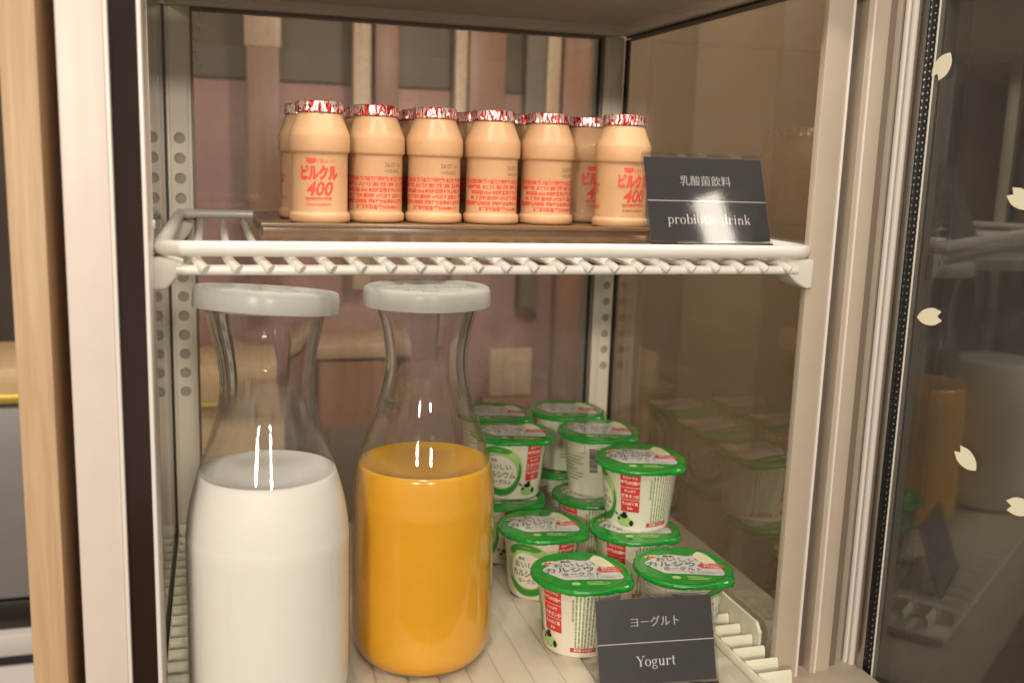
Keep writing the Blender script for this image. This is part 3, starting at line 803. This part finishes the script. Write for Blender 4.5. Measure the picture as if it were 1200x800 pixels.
# ================================================================== CARAFES
OUT = [(0, 2.0), (30, 1.6), (35, 0.2), (38, 0), (42, 1.8), (46, 6.5), (48.8, 13), (50.2, 22), (50.6, 34), (50.6, 114), (50.2, 124), (49.0, 135), (46.6, 147), (43.0, 160), (38.8, 173),
       (34.6, 186), (31.2, 198), (29.0, 210), (28.4, 218), (29.0, 228), (31.0, 240), (33.8, 252), (36.0, 262), (36.4, 265)]
def rad_at(h, prof=OUT):
    for (r0, z0), (r1, z1) in zip(prof[3:-1], prof[4:]):
        if z0 <= h <= z1: return r0 + (r1 - r0) * (h - z0) / (z1 - z0)
    return 30
def smooth_prof(p, n=3):
    out = []
    for i in range(len(p) - 1):
        p0 = Vector(p[max(i - 1, 0)]); p1 = Vector(p[i]); p2 = Vector(p[i + 1]); p3 = Vector(p[min(i + 2, len(p) - 1)])
        for k in range(n):
            t = k / n; out.append(tuple(0.5 * ((2 * p1) + (p2 - p0) * t + (2 * p0 - 5 * p1 + 4 * p2 - p3) * t * t + (3 * p1 - p0 - 3 * p2 + p3) * t ** 3)))
    out.append(tuple(p[-1]))
    return [(max(r, 0), z) for r, z in out]
def carafe(name, loc, rz, label, liquid, mat, level, tilt, lift, film):
    root = empty(name, loc, label, 'carafe', 'lidded carafes on the floor tray', rz)
    sp = smooth_prof(OUT[3:], 3)
    outer = OUT[:3] + sp
    def WTz(z): return 1.1 + 1.7 * min(1, max(0, (z - level - 8) / 40))
    WT = 0.35
    inner = [(max(r - WTz(z), 0), z) for r, z in sp[::-1] if z > level + 0.6]
    wl = MB().lathe(outer + [(35.2, 266.2)] + inner, 72).build('wall', 'polycarb', root, angle=80)
    wl.data.materials.append(neck_glass('clear_neck', level + 30, level + 58))
    for p in wl.data.polygons:
        if min(wl.data.vertices[v].co.z for v in p.vertices) > (level + 8) * S: p.material_index = 1
    li = [(0, 2.9), (34, 2.9)] + [(r - WT - 0.15, z) for r, z in sp if 2.5 < z < level]
    rl = rad_at(level) - WT - 0.15
    rr = random.Random(2)
    li += [(rl, level - 0.2), (rl - 0.5, level + 0.7 * 0.2), (rl - 2.0, level - 0.7), (rl * 0.6, level - 0.8), (rl * 0.3, level - 0.8), (0, level - 0.8)]
    MB().lathe(li, 72).build(liquid, mat, root, angle=60)
    # frosted snap lid, set a little askew
    lp_ = [(0, 10.6), (33.5, 10.6), (34.2, 11.8), (35.0, 13.2), (41.0, 13.4), (42.6, 12.4), (43.3, 10.5), (43.6, 2.0), (43.4, 0.2), (42.4, 0), (42.0, 1.0), (41.6, 9.5), (37.2, 10), (36.8, 2), (34.4, 2), (33.5, 8.6), (0, 8.6)]
    ld = MB().lathe(lp_, 72).build('lid', 'lid', root, angle=40)
    ld.location = Vector((0, 0, 257 + lift)) * S
    ld.rotation_euler = tilt
    rib = MB()
    for q in range(8):
        a = q * math.pi / 4
        m4 = Matrix.Rotation(a, 4, 'Z')
        rib.box(12, 32, -0.8, 0.8, 10.5, 11.6, 0.3, 1, m4)
    rb_ = rib.lathe([(10, 10.5), (10, 11.6), (12, 11.6), (12, 10.5)], 40).build('lid_rib', 'lid', ld, angle=40)
    # moulded level marks on the neck
    for h, a0, a1 in film:
        pts = []
        for i in range(9):
            a = math.radians(a0 + (a1 - a0) * i / 8); r = rad_at(h) + 0.2
            pts.append((r * math.cos(a), r * math.sin(a), h))
        MB().tube(pts, 0.55, 6).build('level_mark', 'polycarb', root)
    return root
carafe('milk_carafe', (28.5, 618, FL), math.radians(4), 'clear carafe of white milk with a tilted frosted lid, nearest the left post', 'milk', 'milk', 162, (math.radians(-4.0), math.radians(4.0), 0), 5.5, [(252, -130, -92), (231, -100, -72), (204, -128, -100)])
carafe('juice_carafe', (139, 671, FL), math.radians(20), 'clear carafe of orange juice with a flat frosted lid', 'juice', 'juice', 146, (math.radians(-0.8), 0, 0), 0, [(226, 40, 75)])

# ================================================================== YOGURT CUPS
CH = 55.0
def cup_r(h): return 26.3 + (32.6 - 26.3) * (h - 1.5) / (CH - 1.5)
def make_cup():
    root = bpy.data.objects.new('yogurt_cup', None); COL.objects.link(root); root.empty_display_size = 0.01
    prof = [(0, 1.6), (22.5, 1.6), (24, 0.3), (25.2, 0), (26.2, 0.8), (cup_r(2.5), 2.5), (cup_r(52), 52), (33.4, 53.2), (36.6, 53.8), (36.8, 54.6), (0, 54.6)]
    MB().lathe(prof, 64).build('cup', 'cup', root, angle=40)
    rl = random.Random(9); ph = [rl.uniform(0, 6.28) for _ in range(6)]
    def lidfn(r, z, a):
        e = max(0, (r - 33) / 5.0)
        wv = 0.45 * math.sin(5 * a + ph[0]) + 0.3 * math.sin(9 * a + ph[1]) + 0.22 * math.sin(23 * a + ph[2]) + 0.26 * math.sin(41 * a + ph[3]) + 0.16 * math.sin(58 * a + ph[4])
        tab = 0.0
        da = abs((a - math.radians(322) + math.pi) % (2 * math.pi) - math.pi)
        if da < 0.34 and r > 36.5: tab = 4.0 * math.cos(da / 0.34 * math.pi / 2)
        zz = z + wv * min(e, 1) * (1 if z < 56 else 0.5) - tab * 0.35
        return r + wv * 0.4 * min(e, 1) + tab, zz
    def dome(r): return 56.2 + 0.7 * math.cos(min(r / 34, 1) * math.pi / 2)
    lp = [(0, dome(0))] + [(r, dome(r)) for r in (8, 16, 23, 28, 31.5)] + [(33.6, 56.2), (34.6, 56.9), (36.4, 56.8), (37.6, 56.3), (38.1, 55.4), (38.0, 54.2), (37.5, 53.1), (37.0, 53.0), (36.7, 54.4)]
    lid = MB().lathe(lp, 160, fn=lidfn).build('lid', 'green', root, angle=55)
    def top(d):
        def f(x, y): return (x, y, dome(math.hypot(x, y)) + d)
        return f
    wb = [(-28.5, 3.5), (-23, 11), (-16, 18.5), (-8, 21.5), (0, 20), (6, 18.5), (11, 21), (14.5, 27), (17, 29), (22, 24.5), (26, 14), (27.5, 5), (29, -4), (28, -15.6), (10, -16.2), (-8, -16), (-15.5, -15.2), (-21, -9), (-25.5, -3)]
    lay(poly2d(blob(wb, 4)), top(0.25), 'lid_print', 'lidwhite', lid, cut=5)
    lay(poly2d(blob([(11.5, 20.5), (14.5, 26.4), (17, 28.4), (21.6, 24), (25.3, 14), (26, 7), (18, 6), (13, 13)], 4)), top(0.36), 'lid_print', 'cream_lid', lid, cut=5)
    rd = poly2d(blob([(12, -0.5), (14, 3.4), (19, 2.8), (22, 5), (26, 4.4), (30, 3.6), (32, 0.5), (29.5, -3), (25, -3.4), (20, -4.4), (15, -4.4)], 4))
    lay(rd, top(0.5), 'lid_badge', 'red', lid, cut=5)
    lay(join2d(move2d(text2d('カルシウム', 2.5, bold=.03), 22, 0.7, .04), move2d(text2d('牛乳の2倍※', 2.6, bold=.03), 22, -2.6, .04)), top(0.6), 'lid_lettering', 'whiteink', lid)
    lay(join2d(move2d(text2d('森永', 4.4, bold=.02), -8.5, 15.4), move2d(text2d('おいしい', 8.4, bold=.0), -3, 7.6, 0.03), move2d(text2d('カルシウム', 9.8, bold=.012), -3.5, -2.0, 0.02),
               move2d(text2d('ヨーグルト', 6.2, bold=.006), -1, -9.2)), top(0.5), 'lid_lettering', 'ink', lid)
    lay(join2d(move2d(text2d('26. 7.14 PW1', 3.6), 13, -15.0)), top(0.5), 'date_print', 'greyink', lid)
    lay(poly2d([(-14, -11.2), (28, -11.2), (28, -10.9), (-14, -10.9)]), top(0.5), 'lid_line', 'greyink', lid, cut=5)
    lay(join2d(poly2d(ell(-8.5, -22.6, 3.4, 2.6, 18)), rect2d(0, 12, -21.0, -20.0), rect2d(0, 17, -23.2, -22.2), rect2d(0, 15, -25.4, -24.4)), top(0.3), 'lid_print', 'palegreen', lid, cut=5)
    lay(join2d(poly2d(blob([(-27, 16), (-22, 19.4), (-16, 18.5), (-18, 14.6), (-22.5, 13.0), (-27, 13.4)], 4))), top(0.25), 'lid_emblem', 'cream_lid', lid, cut=5)
    lay(join2d(poly2d(blob([(-26, 14.0), (-23.6, 18.0), (-22.4, 15.6), (-20.8, 18.0), (-19.4, 15.8), (-17, 17.0), (-19, 14.4), (-22.6, 13.8)], 4))), top(0.4), 'lid_emblem', 'red', lid, cut=5)
    # side label; x = arc length at mid height, y = height
    RM = 29.5
    def cone(d):
        def f(x, y): a = x / RM - math.pi / 2; r = cup_r(y) + d; return (r * math.cos(a), r * math.sin(a), y)
        return f
    ring = poly2d(blob([(0, 50), (12, 47), (19, 38), (20, 25), (16, 12), (8, 5), (-4, 3.5), (-14, 8), (-20, 18), (-20, 34), (-14, 45)], 5))
    lay(ring, cone(0.08), 'label_print', 'palegreen', root, cut=2)
    lay(join2d(poly2d(blob([(-17, 43), (-8, 49.5), (2, 50), (11, 46.5), (7, 43.8), (0, 44.2), (-8, 43.5), (-14, 39)], 5)),
               poly2d(blob([(-20, 18), (-14, 8), (-4, 3.5), (8, 5), (16, 12), (20, 25), (17.5, 36), (16.8, 24), (12, 14.6), (4, 10), (-6, 10.4), (-14, 15)], 5))), cone(0.16), 'label_print', 'greenlab', root, cut=2)
    lay(poly2d(blob([(-3, 41.8), (7, 40), (14, 33), (15.4, 23), (11, 14.8), (3, 11), (-7, 12), (-14, 18), (-15.6, 28), (-11, 38)], 5)), cone(0.24), 'label_print', 'oval', root, cut=2)
    lay(join2d(move2d(text2d('森永', 3.0, bold=.02), -5, 36), move2d(text2d('おいしい', 6.2, bold=.015), -0.5, 29.2, sx=.92), move2d(text2d('カルシウム', 6.8, bold=.02), 0, 21.4, sx=.86),
               move2d(text2d('ヨーグルト', 4.6, bold=.02), 1, 15.4, sx=.92)), cone(0.32), 'label_lettering', 'ink', root, cut=3)
    lay(move2d(text2d('YOGURT', 2.2), -1, 46.4, -0.05), cone(0.24), 'label_lettering', 'palegreen', root, cut=3)
    # red panels
    RX0, RX1 = 24.5, 40.5
    lay(join2d(rect2d(RX0, RX1, 40.2, 51.5), rect2d(RX0, RX1, 29.2, 39.7), rect2d(RX0, RX1, 18.0, 28.7)), cone(0.08), 'label_panel', 'red', root, cut=2)
    rt = []
    cx = (RX0 + RX1) / 2
    for t, s_, y in [('カルシウム', 2.7, 48.0), ('牛乳の2倍※', 3.3, 43.2), ('たっぷり', 2.7, 36.0), ('ビタミンD', 3.5, 31.0), ('たんぱく質', 3.1, 24.4), ('3.3g', 3.1, 20.2)]:
        rt.append(move2d(text2d(t, s_, bold=.03), cx, y, sx=.9))
    lay(join2d(*rt), cone(0.16), 'label_lettering', 'whiteink', root, cut=3)
    # spotted cow lying under the panels
    lay(poly2d(blob([(21, 11), (24, 14.5), (29, 14), (35, 10.5), (36.5, 6.6), (32, 4.2), (25, 4.2), (21, 6.5)], 4)), cone(0.34), 'label_print', 'palegreen', root, cut=2)
    lay(join2d(*[poly2d(blob(p, 3)) for p in ([(23.4, 14), (26, 15.6), (30.5, 15), (30, 12.2), (27, 11.4), (24.5, 12.2)], [(20.8, 10.6), (22.6, 12), (24, 10.8), (22.8, 9.2)], [(32.2, 9), (34.6, 10.6), (36, 7.8), (34.4, 5), (32.6, 6.2)],
               [(26.2, 16), (27.4, 18), (28.4, 17), (29.6, 17.8), (29.6, 15.8), (27.6, 15.2)], [(18.6, 14.6), (19.2, 17), (20, 14.8), (21.6, 15.4), (20.8, 13.4)], [(25.2, 5.0), (25.9, 5.6), (26.4, 4.9)], [(29.2, 4.6), (30.0, 5.4), (30.5, 4.6)])]), cone(0.44), 'label_print', 'black', root, cut=2)
    # small print in upright columns, red foot strip, table, bar code
    cols = []; rr = random.Random(4)
    for i in range(8):
        x = 48.5 + i * 2.5; y = 50.5 - (3 if i == 0 else 0)
        while y > (30 if i == 0 else 11):
            L = rr.uniform(1.5, 6); cols.append(rect2d(x, x + 1.25, y - L, y)); y -= L + 0.5
    lay(rect2d(51, 68.5, 9.6, 51), cone(0.07), 'label_print', 'oval', root, cut=2)
    lay(join2d(*cols), cone(0.16), 'small_print', 'greenink', root, cut=3)
    lay(rect2d(47.5, 69, 4.6, 8.2), cone(0.10), 'label_strip', 'red', root, cut=2)
    lay(move2d(text2d('要冷蔵 10℃以下', 2.3, bold=.02), 58, 5.6, sx=.9), cone(0.2), 'label_lettering', 'whiteink', root, cut=3)
    tb = [rect2d(-62, -40, 50, 50.5), rect2d(-62, -40, 41, 41.5), rect2d(-62, -61.5, 41, 50.5), rect2d(-40.5, -40, 41, 50.5), move2d(text2d('栄養成分表示', 2.5), -51, 46.6), move2d(text2d('1個(75g)当たり', 2.3), -51, 43)]
    for i in range(8):
        y = 38 - i * 3.2; tb += [rect2d(-61, -61 + rr.uniform(9, 20), y - 1.2, y)]
    lay(join2d(*tb), cone(0.10), 'small_print', 'greenink', root, cut=3)
    bars = []; x = -34.5
    y0, y1 = 24, 46
    yy = y0
    while yy < y1:
        h_ = rr.choice([0.3, 0.6, 0.9]); bars.append(rect2d(-36, -28.5, yy, yy + h_)); yy += h_ + rr.choice([0.3, 0.6])
    lay(join2d(*bars), cone(0.10), 'bar_code', 'black', root, cut=3)
    return root
cup0 = make_cup()
G_C = 'green lidded yogurt cups stacked at the back right'
cups = [  # x, y, level, rotation of label, lid yaw folded in, tilt, label
    (257, 659, 0, -125, (0, 0), 'green lidded yogurt cup standing at the front, left of the yogurt sign'),
    (337, 652, 0, 31, (0, 0), 'green lidded yogurt cup right behind the yogurt sign, nearest the right glass wall'),
    (258, 757, 0, -39, (0, 0), 'green lidded yogurt cup with round white emblem, single, just right of the juice carafe'),
    (333, 738, 0, -112, (0, 0), 'bottom yogurt cup of the nearest right stack, lid largely covered by the cup above'),
    (341, 749, 1, -100, (1, 2), 'upper yogurt cup of the nearest right stack, red panels and cow facing front'),
    (247, 838, 0, -60, (0, 0), 'bottom yogurt cup of the stack beside the juice carafe neck'),
    (256, 845, 1, -37, (0, 0), 'upper yogurt cup with emblem and red panel, stacked beside the juice carafe'),
    (330, 826, 0, -125, (0, 0), 'bottom yogurt cup of the middle right stack, behind the nearest stack'),
    (338, 838, 1, 35, (0, -1), 'upper yogurt cup showing a bar code, stacked behind the nearest right stack'),
    (331, 912, 0, 60, (0, 0), 'bottom yogurt cup of the rearmost right stack'),
    (333, 916, 1, 90, (0, 0), 'upper yogurt cup of the rearmost right stack, against the back glass'),
    (258, 918, 0, 60, (0, 0), 'bottom yogurt cup of the rearmost left stack, mostly hidden'),
    (259, 917, 1, 30, (0, 0), 'upper yogurt cup of the rearmost left stack, seen past the carafe neck'),
]
def place_cup(i, x, y, lv, rot, tilt, label):
    o = cup0 if i == 0 else copy_tree(cup0)
    o.location = Vector((x, y, FL + lv * 57.4)) * S
    o.rotation_euler = (math.radians(tilt[0]), math.radians(tilt[1]), math.radians(rot))
    for c in o.children:           # the lid is printed to read from the front whichever way the cup is turned
        if c.name.startswith('lid'): c.rotation_euler = (0, 0, math.radians(-rot + [4, -4, 6, 2, -4, 5, 0, 3, -6, 0, -2, 5, 0][i] - 12))
    tag(o, label, 'yogurt cup', G_C)
for i, c in enumerate(cups): place_cup(i, *c)

# ================================================================== SIGN STANDS
def sign(name, x0, x1, y, z, yaw, lean, jp, en, label, ratio):
    Wd, Hh = x1 - x0, 61.0
    root = empty(name, ((x0 + x1) / 2, y, z), label, 'sign', None, yaw)
    Mt = Matrix.Rotation(-lean, 4, 'X')
    def slab(nm, m, a, b, c, d, e, f, bev=0.25, par=root):
        return MB().box(a, b, c, d, e, f, bev, 1, Mt).build(nm, m, par, smooth=False)
    h = Wd / 2
    slab('card', 'card', -h + 1.2, h - 1.2, 1.7, 2.1, 1.8, Hh - 1.6, 0)
    slab('front_sheet', 'acrylic', -h, h, 0, 1.4, 0, Hh)
    slab('back_sheet', 'acrylic', -h, h, 2.3, 3.7, 0.1, Hh)
    slab('top_fold', 'acrylic', -h, h, 0.2, 3.5, Hh + 0.05, Hh + 1.4, 0.5)
    slab('foot_edge', 'gloss_dark', -h, h, 0.05, 3.6, -2.0, -0.05, 0.4)
    MB().box(-h, h, 3, 36, 0.0, 1.6, 0.4, 1).build('foot', 'acrylic', root, smooth=False)
    def on(d):
        def f(px, py): return Mt @ Vector((px, 1.66 - d, py))
        return f
    lay(mincho(jp, 7.6), lambda a, b: on(0.0)(a + ratio[0], b + ratio[1]), 'lettering', 'whiteink', root)
    lay(serif(en, ratio[4]), lambda a, b: on(0.0)(a + ratio[2], b + ratio[3]), 'lettering', 'whiteink', root)
    lay(rect2d(-h + 1.3, h - 1.3, 29.0, 29.5), on(0.0), 'divider_line', 'whiteink', root)
    return root
sign('probiotic_sign', 271.5, 361, 598, -48.8, 0, math.radians(21), '乳酸菌飲料', 'probiotic drink', 'black acrylic sign on the shelf edge reading probiotic drink', (0, 40.5, 0, 13.4, 9.6))
sign('yogurt_sign', 246, 334, 583, FL + 1.0, math.radians(-5), math.radians(21), 'ヨーグルト', 'Yogurt', 'black acrylic sign before the cups reading Yogurt', (0, 40.5, -1, 13.4, 10.0))
